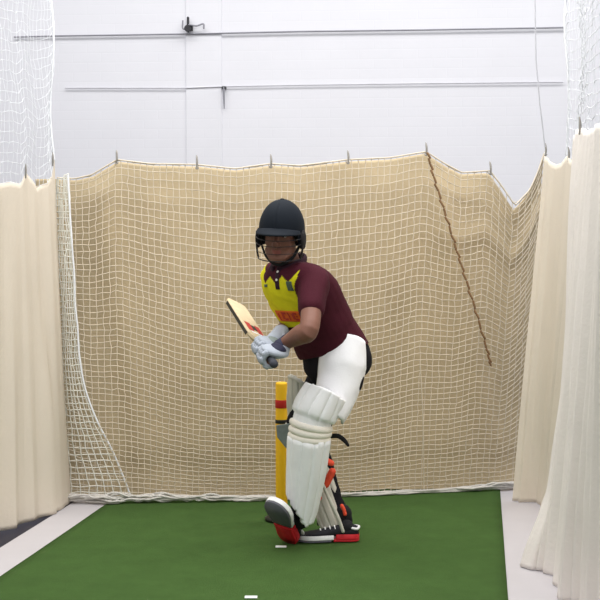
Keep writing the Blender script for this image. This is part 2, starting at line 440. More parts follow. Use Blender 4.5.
# ------------------------------------------------------------------ upper side nets
def side_net(name, fn, ns, nt, r, rope_fn, label):
    g = fn(.5, 1); t = thing(name, (g.x, g.y, g.z), label, 'net')
    put('mesh_panel', net_mesh(fn, ns, nt, r, .004, 4, 5), M_netw, t)
    bm = bmesh.new(); strand(bm, rope_fn, .006, 6); put('edge_rope', bm, M_netw, t)
    bm = bmesh.new(); strand(bm, [fn(i/40, 1) for i in range(41)], .005, 6); put('head_rope', bm, M_netw, t)
def ln(s, t):
    a = V(cat_at(lt, s*.999)); p = V((a.x, a.y, 0)); p.z = a.z+(3.25-a.z)*t
    p += LSIDE*(.03*nz(s*4, t*3, 2)); p += V((-.02*t, 0, 0)); return p
side_net('upper_net', ln, 26, 30, .0011, [ln(0, j/40) for j in range(41)], 'faint white net rising above the left curtain')
rall = rt[3:-1]+rt2
def rn(s, t):
    a = V(cat_at(rall, s)); p = V((a.x+.02, a.y, 0)); p.z = a.z+(3.25-a.z)*t
    p += LSIDE*(.035*nz(s*5, t*3, 7)); return p
side_net('upper_net', rn, 34, 30, .0012, [rn(0, j/40) for j in range(41)], 'bluish white net rising above the right curtains')

bm = bmesh.new(); strand(bm, [P(545, 147, 6.72), P(540, 105, 6.7), P(536, 60, 6.68), P(535, 0, 6.66), P(534.5, -80, 6.64)], .0035, 6)
tag(put('corner_rope', bm, M_wirel), 'thin pale rope rising from the net corner at the right curtain', 'rope')

# ------------------------------------------------------------------ things on the back wall
def cable(pts, r, m, label):
    bm = bmesh.new(); q = [W(x, y, off) for x, y, off in pts]
    strand(bm, q, r, 6)
    tag(put('wall_cable', bm, m), label, 'cable')
cable([(14, 37, .02), (52, 36, .02), (185, 34, .02), (300, 31.5, .02), (420, 30, .02), (566, 27.5, .02)], .0065, M_wire, 'upper grey cable running across the white wall above the net')
cable([(65, 88, .016), (185, 88, .016), (224, 86.5, .016), (300, 85, .016), (420, 83.5, .016), (563, 82, .016)], .0045, M_wirel, 'lower thin pale cable running across the white wall')
bx = W(190, 28, .02); t = thing('cable_bracket', bx, 'small black metal bracket and pulley on the pilaster of the white wall', 'bracket')
R = basis(WD, -WN, (0, 0, 1))
def wl(dx, dz, d=.03): return bx+WD*dx+V((0, 0, dz))+WN*d
bm = bmesh.new(); box(bm, wl(.0, 0, .012), (.05, .02, .05), R); bevel(put('back_plate', bm, M_black, t, False), .004)
bm = bmesh.new(); tube(bm, [wl(-.012, -.03, .02), wl(-.012, .075, .02)], .010, 8, 2); put('post', bm, M_black, t)
bm = bmesh.new(); tube(bm, [wl(-.05, .05, .035), wl(-.05, -.01, .035), wl(.0, -.012, .035)], .006, 8); put('arm', bm, M_wire, t)
bm = bmesh.new(); tube(bm, [wl(0, .02, .035), wl(.06, .01, .035), wl(.11, .025, .035), wl(.115, -.01, .035)], .007, 8); put('arm', bm, M_wire, t)
bm = bmesh.new(); bmesh.ops.create_cone(bm, cap_ends=True, segments=20, radius1=.026, radius2=.026, depth=.02, matrix=Matrix.Translation(wl(-.01, -.012, .05)) @ R.to_4x4() @ Matrix.Rotation(math.pi/2, 4, 'X')); put('pulley', bm, M_black, t, False)
hx = W(224.5, 88, .0); t = thing('wall_hook', hx, 'short black hook rod hanging on the wall beside the pilaster', 'hook')
bm = bmesh.new(); box(bm, hx+WN*.02, (.03, .04, .02), R); bevel(put('eye_plate', bm, M_black, t, False), .004)
bm = bmesh.new(); tube(bm, [hx+WN*.035, hx+WN*.03+V((0, 0, -.08)), hx+WN*.02+V((0, 0, -.16))], [.007, .007, .004], 8); put('rod', bm, M_wire, t)

# ------------------------------------------------------------------ stump
sy = 6.05; sb = P(281.5, 524, sy); sb.z = .009
t = thing('stump', sb, 'yellow plastic cricket stump with a red band standing behind the batter', 'stump')
def cyl_prof(prof, c, n=24):
    bm = bmesh.new(); loft(bm, [[V((c.x+r*math.cos(2*math.pi*k/n), c.y+r*math.sin(2*math.pi*k/n), c.z+z)) for k in range(n)] for r, z in prof]); return bm
put('post', cyl_prof([(.029, .02), (.030, .04), (.030, .690), (.028, .700), (.020, .703)], sb), M_yellow, t)
put('label_band', cyl_prof([(.0303, .572), (.0312, .574), (.0312, .612), (.0303, .614)], sb), M_stred, t)
put('dark_band', cyl_prof([(.0303, .494), (.0312, .496), (.0312, .512), (.0303, .514)], sb), M_stbl, t)
put('base_plate', cyl_prof([(.085, 0), (.085, .012), (.078, .018), (.034, .022), (.033, .034)], sb, 32), M_stbl, t)

# ------------------------------------------------------------------ the batter
PB = V((P(322, 547, 5.6).x, 5.6, 0.009))
person = thing('person', PB, 'person batting in dark helmet, maroon and yellow shirt and white leg pads on the turf', 'person')
# torso frame: chest faces the camera's left and towards it
A = math.radians(47)
FWD = V((-math.sin(A), -math.cos(A), 0)); LEFT = V((math.cos(A), -math.sin(A), 0))
TOR = [  # px, py, Y, half width (along LEFT), half depth (along FWD), width-axis lift
    (338, 372, 5.68, .165, .135, .05), (334, 352, 5.67, .172, .142, .06), (325, 334, 5.64, .168, .146, .07), (315, 316, 5.60, .166, .150, .08),
    (306, 299, 5.56, .172, .150, .08), (299, 285, 5.53, .180, .140, .06), (294, 274, 5.51, .168, .115, .04), (290, 267, 5.51, .112, .09, .02), (288, 262, 5.51, .066, .066, 0)]
def torso_rings(k=1.0, dz=0.0, rows=None, n=28):
    rows = rows or TOR; q = cat([(*P(r[0], r[1], r[2]), r[3]*k, r[4]*k, r[5]) for r in rows], 3); rings = []
    for a in q:
        c = V(a[:3]); la = (LEFT+V((0, 0, a[5]*1.6))).normalized(); fa = (FWD-V((0, 0, .18))).normalized()
        ring = []
        for i in range(n):
            th = 2*math.pi*i/n; cs, sn = math.cos(th), math.sin(th)
            e = .86; x = math.copysign(abs(cs)**e, cs)*a[3]; y = math.copysign(abs(sn)**e, sn)*a[4]
            ring.append(c+la*x+fa*y)
        rings.append(ring)
    return rings
SH_L, EL_L, WR_L = P(314, 281, 5.40), P(309, 330, 5.19), P(284, 344, 5.34)
SH_R, EL_R, WR_R = P(275, 277, 5.66), P(293, 321, 5.72), P(279, 334, 5.50)
HIP_L, KN_L, AN_L = P(344, 354, 5.60), P(321, 418, 5.46), P(301, 519, 5.54)
MID_L = HIP_L.lerp(KN_L, .45)+V((.028, .02, 0))
HIP_R, KN_R, AN_R = P(338, 358, 5.73), P(299, 432, 5.80), P(342, 524, 5.66)
NECK0, HEADC = P(289, 268, 5.51), P(281.5, 234, 5.45)
# head frame
HY, HP_, HR = math.radians(14), math.radians(-9), math.radians(-3)
hf = V((-math.sin(HY)*math.cos(HP_), -math.cos(HY)*math.cos(HP_), math.sin(HP_))).normalized()
hl = V((math.cos(HY), -math.sin(HY), 0)); hu = hl.cross(-hf).normalized() if hl.cross(-hf).z > 0 else -hl.cross(-hf).normalized()
rr = Matrix.Rotation(HR, 3, hf); hl, hu = rr @ hl, rr @ hu
HM = basis(hl, hf, hu)                                  # columns: his left, forward, up
def H(x, y, z): return HEADC+HM @ V((x, y, z))
# bat line: toe to handle end
BT, BE = P(234.5, 303, 5.97), P(274, 364, 5.22)
BU = (BT-BE).normalized()
HC_L, HC_R = BE+BU*.085, BE+BU*.185                      # where the two hands grip

# ---- hands: four fingers and a thumb closed round the handle
def hand_frame(c, w, side):
    p = (w-c); p = (p-BU*p.dot(BU)).normalized(); t = BU.cross(p)
    if (p+t*side).normalized().y > (p-t*side).normalized().y and side > 0: side = -side
    b = (p*.70+t*side*.72).normalized()                  # outward through the back of the hand
    tt = BU.cross(b)
    if tt.dot(p) > 0: tt = -tt                           # from wrist towards the knuckles
    return b, tt
def hand(bm, c, w, side, R, fr, palm):
    b, t = hand_frame(c, w, side)
    # palm
    pc = c+b*(R+.012)-t*.018
    m = basis(BU, t, b); ellipsoid(bm, pc, (.043*palm, .050*palm, .019*palm), m)
    tube(bm, [w, w.lerp(pc-t*.03, .6), pc-t*.012], [.028*palm, .031*palm, .034*palm], 12, 3, ref=BU, flat=.72)
    fl = [(.031, 3.9, .93), (.0105, 4.15, 1.0), (-.0105, 4.0, .96), (-.031, 3.5, .84)]
    out = []
    for off, ang, k in fl:                               # each finger curls over the knuckle and round the grip
        pts = []
        for q in range(7):
            a = .75+(ang-.75)*q/6*1.0; rad = R+fr*.9
            pts.append(c+BU*(off+.003*math.sin(a))+b*(rad*math.cos(a))+t*(rad*math.sin(a)))
        pts = [pc+BU*off*.9+t*.03]+pts
        out.append((pts, [fr*1.1*k]+[fr*(1.05-.04*q)*k for q in range(7)]))
    pts = [pc+BU*.022-t*.03, pc+BU*.040-t*.034-b*.012, c+BU*.050-t*(R+.014)+b*.004, c+BU*.049-t*(R*.7)-b*(R*.85), c+BU*.043-b*(R+fr*.8)+t*.004]
    out.append((pts, [fr*1.25, fr*1.25, fr*1.15, fr*1.05, fr*.95]))
    return out, (b, t, pc)

# ---- body: one continuous surface
bm = bmesh.new()
loft(bm, torso_rings(.86))
tube(bm, [NECK0+V((.01, .02, -.06)), NECK0, H(0, -.03, -.06), H(0, -.015, .0)], [.07, .060, .057, .06], 16)
def limb(pts, r): tube(bm, pts, r, 16, 5)
limb([SH_L+V((-.05, .03, .02)), SH_L, SH_L.lerp(EL_L, .45), EL_L, EL_L.lerp(WR_L, .3), EL_L.lerp(WR_L, .75), WR_L], [.060, .058, .049, .043, .045, .034, .029])
limb([SH_R+V((.05, -.03, .02)), SH_R, SH_R.lerp(EL_R, .45), EL_R, EL_R.lerp(WR_R, .3), EL_R.lerp(WR_R, .75), WR_R], [.058, .055, .046, .041, .043, .033, .029])
limb([HIP_L, MID_L, KN_L, KN_L.lerp(AN_L, .3)+V((0, .02, 0)), KN_L.lerp(AN_L, .75), AN_L], [.085, .075, .056, .056, .040, .038])
limb([HIP_R, HIP_R.lerp(KN_R, .4), KN_R, KN_R.lerp(AN_R, .3)+V((.02, .01, 0)), KN_R.lerp(AN_R, .75), AN_R], [.085, .075, .056, .056, .040, .038])
for c, w, s in ((HC_L, WR_L, 1), (HC_R, WR_R, 1)):
    fs, _ = hand(bm, c, w, s, .017, .0085, .82)
    for pts, r in fs: tube(bm, pts, r, 8, 3)
# head
def he(c, r, rot=None): ellipsoid(bm, H(*c), r, HM @ rot if rot else HM, 24, 16)
def ht(pts, r, **k): tube(bm, [H(*p) for p in pts], r, 10, 4, **k)
he((0, -.012, .035), (.076, .096, .082)); he((0, .018, -.02), (.068, .074, .085)); he((0, .045, -.078), (.046, .040, .040))
he((0, .066, -.100), (.026, .022, .018)); he((.036, .050, -.030), (.026, .030, .026)); he((-.036, .050, -.030), (.026, .030, .026))
ht([(-.052, .066, .022), (-.028, .084, .028), (0, .086, .024), (.028, .084, .028), (.052, .066, .022)], [.010, .012, .010, .012, .010])
ht([(0, .088, .018), (0, .098, -.008), (0, .112, -.030), (0, .104, -.040)], [.009, .010, .013, .011])
he((.012, .096, -.036), (.009, .011, .008)); he((-.012, .096, -.036), (.009, .011, .008))
ht([(-.022, .082, -.063), (0, .094, -.060), (.022, .082, -.063)], [.004, .0065, .004])
ht([(-.020, .080, -.073), (0, .091, -.075), (.020, .080, -.073)], [.004, .0075, .004])
ht([(-.05, .03, -.07), (-.02, .066, -.098), (.02, .066, -.098), (.05, .03, -.07)], [.020, .020, .020, .020])
for s in (-1, 1):
    he((s*.076, -.006, -.004), (.010, .020, .032))
me = remesh(bm, .0044, 3, .45)
body = put('body', me, [M_skin, M_lip], person)
inv = HM.transposed()
for p in body.data.polygons:
    l = inv @ (V(p.center)+PB-HEADC)
    if abs(l.x) < .021 and l.y > .078 and abs(l.z+.068) < .0095 and l.y > .066+.02: p.material_index = 1
# eyes, brows, hair
for s in (-1, 1):
    bm = bmesh.new(); ellipsoid(bm, H(s*.031, .0715, .004), (.0135, .0115, .0085), HM); e = put('eye', bm, M_eye, person)
    bm = bmesh.new(); ellipsoid(bm, H(s*.031-.002, .0815, .004), (.0058, .003, .0058), HM); put('iris', bm, M_iris, e)
    bm = bmesh.new(); tube(bm, [H(s*.014, .092, .020), H(s*.032, .091, .026), H(s*.052, .072, .021)], [.003, .0042, .0025], 8); put('eyebrow', bm, M_hair, person)
bm = bmesh.new()
he((0, -.022, .030), (.082, .098, .085)); he((0, -.060, -.035), (.060, .045, .045))
for s in (-1, 1): ht([(s*.074, .02, .02), (s*.073, .024, -.012), (s*.070, .026, -.030)], [.010, .008, .004])
put('hair', remesh(bm, .006, 2), M_hair, person)

# ---- helmet
hel = thing_part = bpy.data.objects.new('helmet', None); C.objects.link(hel); hel.parent = person
def dome(u, v):
    az = 2*math.pi*u                                     # 0 = forward
    f = math.cos(az); s = math.sin(az)
    low = .026 if f > .62 else (.026-.085*smoothstep(.62, .30, f) if f > -.2 else -.060)
    low += (-.012)*smoothstep(-.5, -1, f)
    # profile from rim up to crown
    ph = v*math.pi/2
    zc = .022; top = .136
    rx, ry = .1035, .124
    if v < .35:
        k = v/.35; z = low+(max(low, zc)-low)*k if low < zc else low+(.040-low)*k
        e = 1.0 if z >= zc else 1+.04*(zc-z)/.08
        z0 = z
        g = math.sqrt(max(0, 1-max(0, (z-zc)/top)**2))
    else:
        k = (v-.35)/.65; zs = max(low, zc) if low < zc else .040
        a0 = math.asin(min(1, max(0, (zs-zc)/top))); a = a0+(math.pi/2-a0)*k
        z0 = zc+top*math.sin(a); g = math.cos(a); e = 1
    return H(rx*s*g*e, -.006+ry*f*g*e, z0)
o = solid(put('shell', grid_surface(dome, 64, 26), M_helm, hel), .006, -1)
def peak(s, t):
    az = (s-.5)*2*1.12; f = math.cos(az); q = math.sin(az)
    ex = .050*t*max(0, math.cos((s-.5)*math.pi))**.6
    return H(.1045*q*(1+.05*t), -.004+.125*f+ex, .030-.016*t-.012*(1-f)+.008*math.cos((s-.5)*math.pi)*(1-t))
solid(put('peak', grid_surface(peak, 30, 6), M_helm, hel), .006)
for s in (-1, 1):
    bm = bmesh.new(); ellipsoid(bm, H(s*.104, .012, -.020), (.012, .040, .046), HM, 16, 10); put('ear_guard', bm, M_helmd, hel)
bm = bmesh.new()
for z, fw, r in ((-.010, .150, .0017), (-.036, .152, .0017), (-.070, .148, .0014), (-.104, .138, .0026)):
    pts = []
    for k in range(13):
        a = (k/12-.5)*2*1.35; pts.append(H((.108-.16*max(0, -.06-z))*math.sin(a)/math.sin(1.35), .030+(fw-.030)*(math.cos(a)-math.cos(1.35))/(1-math.cos(1.35)), z))
    tube(bm, pts, r, 8, 2)
for s in (-1, 1):
    tube(bm, [H(s*.108, .032, .012), H(s*.108, .034, -.04), H(s*.104, .034, -.08), H(s*.098, .036, -.106)], .0045, 8, 3)
put('face_grille', bm, M_grille, hel)
bm = bmesh.new(); tube(bm, [H(-.088, .02, -.05), H(-.062, .035, -.10), H(-.02, .055, -.128), H(.02, .055, -.128), H(.062, .035, -.10), H(.088, .02, -.05)], .007, 8, 4, ref=hu, flat=.4)
put('chin_strap', bm, M_helmd, hel)
bm = bmesh.new(); ellipsoid(bm, H(0, -.006, .158), (.010, .010, .004), HM, 12, 8); put('top_button', bm, M_helm, hel)

# ---- shirt
bm = bmesh.new()
rows = [r for r in TOR[1:]]
loft(bm, torso_rings(1.0, rows=[(334.5, 351, 5.67, .176, .148, .10)]+rows[1:]))
SL_L, SL_R = SH_L.lerp(EL_L, .56), SH_R.lerp(EL_R, .56)
tube(bm, [SH_L+V((-.06, .04, .012)), SH_L+V((0, 0, -.004)), SH_L.lerp(EL_L, .3), SL_L], [.074, .074, .068, .062], 20, 5)
tube(bm, [SH_R+V((.05, -.03, .012)), SH_R+V((0, 0, -.004)), SH_R.lerp(EL_R, .3), SL_R], [.070, .070, .064, .060], 20, 5)
me = remesh(bm, .005, 7, .5)
UPT = (P(290, 267, 5.51)-P(334, 352, 5.67)).normalized()
STN = P(294, 274, 5.51)                                   # on the torso axis at collar height
NRM = np.empty(len(me.vertices)*3, 'f'); me.vertices.foreach_get('normal', NRM); NRM = NRM.reshape(-1, 3); NEW = np.empty((len(me.vertices), 3), 'f')
n = len(me.vertices); colr = np.empty((n, 4), 'f'); cols = {k: (*lin(v), 1) for k, v in dict(m=(68, 23, 35), y=(214, 206, 32), d=(46, 18, 34), o=(212, 110, 30)).items()}
for i, v in enumerate(me.vertices):
    p = V(v.co); nn = V(NRM[i])
    # cloth wrinkles: drag folds running from the shoulder to the waist
    l = p-STN; up = l.dot(UPT); lat = l.dot(LEFT); fr = l.dot(FWD)
    wv = .0055*nz(up*9+lat*7, lat*5-up*3, 2.2)+.0035*nz(up*26+lat*14, lat*9, 5)
    NEW[i] = p+nn*wv
    d_arm = min((p-SH_L.lerp(SL_L, k/4)).length-.085 for k in range(5))
    c = 'm'
    l2 = p-(STN+UPT*up)
    if nn.dot(FWD) > .12 and d_arm > 0 and fr > 0:
        ln_ = lat
        spike = .030*abs(((ln_*26) % 2)-1)
        if -.24 < ln_ < .128 and up < .052-spike*.9: c = 'y'
    colr[i] = cols[c]
me.vertices.foreach_set('co', NEW.ravel())
at = me.color_attributes.new('panel', 'FLOAT_COLOR', 'POINT'); at.data.foreach_set('color', colr.ravel())
shirt = put('shirt', me, M_shirt, person)
from mathutils.bvhtree import BVHTree
dg = bpy.context.evaluated_depsgraph_get()
BV = BVHTree.FromObject(shirt, dg)
def on_shirt(lat, up, off=.002, along=None):
    o_ = STN+UPT*up+LEFT*lat+FWD*.6-PB
    h = BV.ray_cast(o_, -FWD)
    return (h[0]+h[1]*off+PB, h[1]) if h[0] is not None else (STN+UPT*up+LEFT*lat+FWD*.15, FWD)
def patch(l0, l1, u0, u1, off=.002, th=.0015, nx=8, ny=8, skew=0):
    bm = grid_surface(lambda s, t: on_shirt(l0+(l1-l0)*s+skew*t, u0+(u1-u0)*t, off)[0], nx, ny)
    return bm
# placket, buttons, badge, chest print
solid(put('placket', patch(-.004, .020, -.080, .06, .0025), M_collar, shirt), .002)
for u in (.012, -.030):
    p, nn_ = on_shirt(.008, u, .005); bm = bmesh.new(); ellipsoid(bm, p, (.006, .006, .003), nn_.to_track_quat('Z', 'Y').to_matrix(), 12, 8); put('button', bm, M_button, shirt)
o = solid(put('crest', patch(.064, .092, -.085, -.036, .0025), M_badge, shirt), .0015); tag(o, 'dark grey-green crest on his left chest')
solid(put('maker_badge', patch(-.085, -.060, -.070, -.055, .0025), M_badge, shirt), .0015)
bm = bmesh.new()                                           # orange-red sponsor print across the belly: blocky strokes
def add_patch(*a, **k):
    g = patch(*a, **k); tmp = to_mesh(g, 't'); bm.from_mesh(tmp); bpy.data.meshes.remove(tmp)
x = -.066
for k, (wd, gap) in enumerate([(.016, .007), (.030, .007), (.014, .006), (.032, .008), (.010, .004)]):
    add_patch(x, x+wd*.45, -.250+.006*(k % 2), -.205-.008*(k % 3 == 0), .0035, nx=2, ny=4, skew=.004)
    if wd > .02:
        add_patch(x+wd*.4, x+wd, -.216, -.205, .0035, nx=2, ny=2, skew=.001); add_patch(x+wd*.4, x+wd, -.250, -.239, .0035, nx=2, ny=2)
        if k == 3: add_patch(x+wd*.72, x+wd, -.230, -.222, .0035, nx=2, ny=2)
    x += wd+gap
o = put('chest_print', bm, M_red, shirt, False); solid(o, .001)
o = solid(put('print_band', patch(-.080, .078, -.258, -.198, .0018, nx=20, ny=6), M_orange, shirt), .0012); tag(o, 'orange band of print across the yellow shirt front')
# collar and sleeve cuffs
bm = bmesh.new()
cr = []; c0 = P(288.5, 266, 5.51)
for k in range(21):
    a = .35+(2*math.pi-.7)*k/20                            # opening towards the front
    cr.append(c0+FWD*(.078*math.cos(a))+LEFT*(.074*math.sin(a))+V((0, 0, .012-.030*math.cos(a))))
tube(bm, cr, .019, 10, 2, ref=(0, 0, 1), flat=.55)
put('collar', bm, M_collar, shirt)

# ---- trousers
def cloth(parts, vox, sm, m, name, parent, wr=.004, torso=None):
    bm = bmesh.new()
    if torso: loft(bm, torso)
    for pts, r in parts: tube(bm, pts, r, 18, 5)
    me = remesh(bm, vox, sm)
    k = len(me.vertices); co = np.empty(k*3, 'f'); no = np.empty(k*3, 'f'); me.vertices.foreach_get('co', co); me.vertices.foreach_get('normal', no)
    co = co.reshape(-1, 3); no = no.reshape(-1, 3); d = np.array([wr*nz(p[0]*14, p[1]*14, p[2]*22) for p in co], 'f')
    me.vertices.foreach_set('co', (co+no*d[:, None]).ravel())
    return put(name, me, m, parent)
lp = [HIP_L+V((0, 0, .03)), MID_L+V((.006, .01, 0)), KN_L+V((.012, .01, .02)), KN_L.lerp(AN_L, .3)+V((0, .025, 0)), KN_L.lerp(AN_L, .75), AN_L+V((0, 0, .02))]
rp = [HIP_R+V((0, 0, .03)), HIP_R.lerp(KN_R, .4), KN_R, KN_R.lerp(AN_R, .3)+V((.025, .01, 0)), KN_R.lerp(AN_R, .75), AN_R+V((0, 0, .02))]
TRW = [(340, 378, 5.68, .13, .12, .05), (338, 366, 5.68, .168, .142, .05), (334.5, 349, 5.67, .164, .136, .06), (330, 340, 5.66, .15, .13, .06)]
trousers = cloth([(lp, [.100, .102, .060, .058, .048, .048]), (rp, [.098, .090, .072, .070, .056, .052])], .006, 5, M_trou, 'trousers', person, .004, torso_rings(1.0, rows=TRW))

# ---- white thigh guard wrapped on the front thigh
def shell_on(path, fronts, Rf, phif, v0, v1, nu, nv, edge=None, bump=None):
    pc = cat(path, 12)
    def ev(v):
        x = max(0, min(.9999, v))*(len(pc)-1); i = int(x); a = V(pc[i]); b = V(pc[min(i+1, len(pc)-1)])
        return a.lerp(b, x-i), (V(pc[min(i+2, len(pc)-1)])-V(pc[max(i-1, 0)])).normalized()
    def fn(s, t):
        v = v0+(v1-v0)*t; u = s*2-1
        if edge: v += edge(u, t)
        c, ax = ev(v); f = V(fronts[0]).lerp(V(fronts[1]), max(0, min(1, v))); f = (f-ax*f.dot(ax)).normalized(); sd = ax.cross(f)
        ph = u*phif(v); R = Rf(v)+(bump(u, v) if bump else 0)
        return c+f*(R*math.cos(ph))+sd*(R*math.sin(ph))
    return grid_surface(fn, nu, nv)
tg = shell_on([HIP_L+V((.012, 0, .085)), MID_L+V((-.006, 0, 0)), KN_L+V((.018, 0, -.03))], [(.12, -1, 0), (.20, -1, 0)],
              lambda v: interp(v, [(0, .090), (.3, .116), (.6, .104), (.8, .092), (1, .074)]), lambda v: 1.50-.1*v, -.02, .93, 24, 24, lambda u, t: -.07*u*(1-t), lambda u, v: .003*nz(u*3, v*6))
solid(put('thigh_guard', tg, M_white, person), .012)

# ---- leg pads
def leg_pad(AN, KN, TH, f0, f1, m, mk, R0, label, ribs=5, wing=1.0, edge=None, kr=.015, low=1.0, rb=.021):
    path = [AN, AN.lerp(KN, .5), KN, TH]
    Rf = lambda v: interp(v, [(0, R0*.60*low), (.12, R0*.70*low), (.35, R0*.88*(1+low)/2), (.58, R0), (.68, R0*1.02), (.8, R0*1.06), (1, R0*1.06)])
    def bump(u, v):
        if abs(u) > .94: return -.004
        d_ = ((u*.5+.5)*ribs+.5) % 1-.5; g = 1-math.exp(-(d_/.13)**2); k = rb if v < .55 or v > .72 else .004
        return k*g
    phif = lambda v: interp(v, [(0, .85), (.1, 1.15), (.3, 1.30), (.6, 1.35), (.8, 1.40), (1, 1.15)])*wing
    edge = edge or (lambda u, t: (1-t)**2*.13*u*u-(t**3)*.05*u*u)
    pad = solid(put('leg_pad', shell_on(path, [f0, f1], Rf, phif, 0.0, 1.0, 100, 60, edge, bump), m, person), .014, -1)
    tag(pad, label)
    pc = cat(path, 12)
    def ev(v):
        x = max(0, min(.9999, v))*(len(pc)-1); i = int(x); a = V(pc[i]); b = V(pc[min(i+1, len(pc)-1)])
        return a.lerp(b, x-i), (V(pc[min(i+2, len(pc)-1)])-V(pc[max(i-1, 0)])).normalized()
    def rim(v, ph, k=0.0, dv=0.0):
        c, ax = ev(v); f = V(f0).lerp(V(f1), v); f = (f-ax*f.dot(ax)).normalized(); sd = ax.cross(f); R = Rf(v)+k
        return c+f*(R*math.cos(ph))+sd*(R*math.sin(ph))
    for v in (.560, .600, .640):                          # three padded rolls across the knee
        bm = bmesh.new(); w_ = phif(v)*.97
        tube(bm, [rim(v, (k/12*2-1)*w_, kr) for k in range(13)], .0175, 12, 2, ref=(0, 0, 1), flat=.85)
        put('knee_roll', bm, mk, pad)
    bm = bmesh.new(); w_ = phif(.97)                       # stitched top binding
    tube(bm, [rim(.985-.045*((k/12*2-1)**2), (k/12*2-1)*w_, .001) for k in range(13)], .010, 8, 2); put('top_binding', bm, m, pad)
    return pad, rim, phif
padL, rimL, phL = leg_pad(P(301, 521, 5.53), P(312, 421, 5.47), P(326, 389, 5.48), (-.10, -1, 0), (-.02, -1, 0), M_pad, M_padk, .074, 'white ribbed pad on his front leg', edge=lambda u, t: (1-t)**3*(.20*max(0, .45-u)/1.45+.05*max(0, u-.45))-(t**3)*.03*u*u)
padR, rimR, phR = leg_pad(P(339, 541, 5.66), P(301, 418, 5.81), P(302, 374, 5.79), (.10, -1, 0), (-.85, -.55, 0), M_padg, M_padg, .056, 'pad on his back leg, shade painted in as a greyer tone, partly hidden', kr=.012, low=1.85, rb=.007)
def strap(pad, rim, ph, v, m, r=.011, k=0.0, fr=0.0, to=2*math.pi):
    bm = bmesh.new(); w_ = ph(v)*.9; a0 = w_+ (2*math.pi-2*w_)*fr
    a1 = w_+(2*math.pi-2*w_)*to if to <= 1 else 2*math.pi-w_
    tube(bm, [rim(v, a0+(a1-a0)*q/12, k) for q in range(13)], r, 8, 2, ref=(0, 0, 1), flat=.3)
    return put('strap', bm, m, pad)
for v in (.12, .33, .50): strap(padL, rimL, phL, v, M_strap, .012, -.004)
for v in (.12, .30, .48): strap(padR, rimR, phR, v, M_strap, .013, .0)
bm = bmesh.new()                                           # outer knee wing of the back pad, edge on to the camera; grey-green colour paints its shade
wq = [(276, 425), (293, 423), (295, 457), (285, 447), (277, 437)]
loft(bm, [[P(x_, y_, Y_) for x_, y_ in wq] for Y_ in (5.74, 5.755, 5.77)])
tag(bevel(put('knee_wing', bm, M_gloveg, padR, False), .006, 3), 'knee wing in grey-green painted shade reaching out past the stump')
# loose strap tail behind the front knee
bm = bmesh.new(); tube(bm, [P(331, 436, 5.50), P(338, 436, 5.50), P(344, 440, 5.49), P(348, 445, 5.48)], [.011, .011, .011, .008], 8, 4, ref=(0, 0, 1), flat=.35)
tag(put('strap', bm, M_strap, padL), 'loose black strap end sticking out behind the knee')
# orange-red flashes on the strap side of the back pad
for i, (pts, r) in enumerate((([(321, 464), (326, 461), (331, 463)], .016), ([(326, 484), (329, 478), (332, 472)], .020), ([(342, 506), (344, 510), (345, 514)], .010), ([(315, 505), (318, 501), (320, 498)], .010))):
    bm = bmesh.new(); Y = (5.47, 5.56, 5.60, 5.52)[i]
    tube(bm, [P(x_, y_, Y) for x_, y_ in pts], r, 10, 3, ref=(0, 1, 0), flat=.9)
    tag(put('strap_flash', bm, M_accent, padR if i else padL), 'orange-red strap flash')
bm = bmesh.new(); tube(bm, [P(319, 474, 5.52), P(327, 494, 5.53), P(337, 515, 5.54), P(343, 531, 5.55)], [.006, .010, .011, .010], 10, 4, ref=(0, 1, 0), flat=.8)
put('side_wing', bm, M_padg, padR)

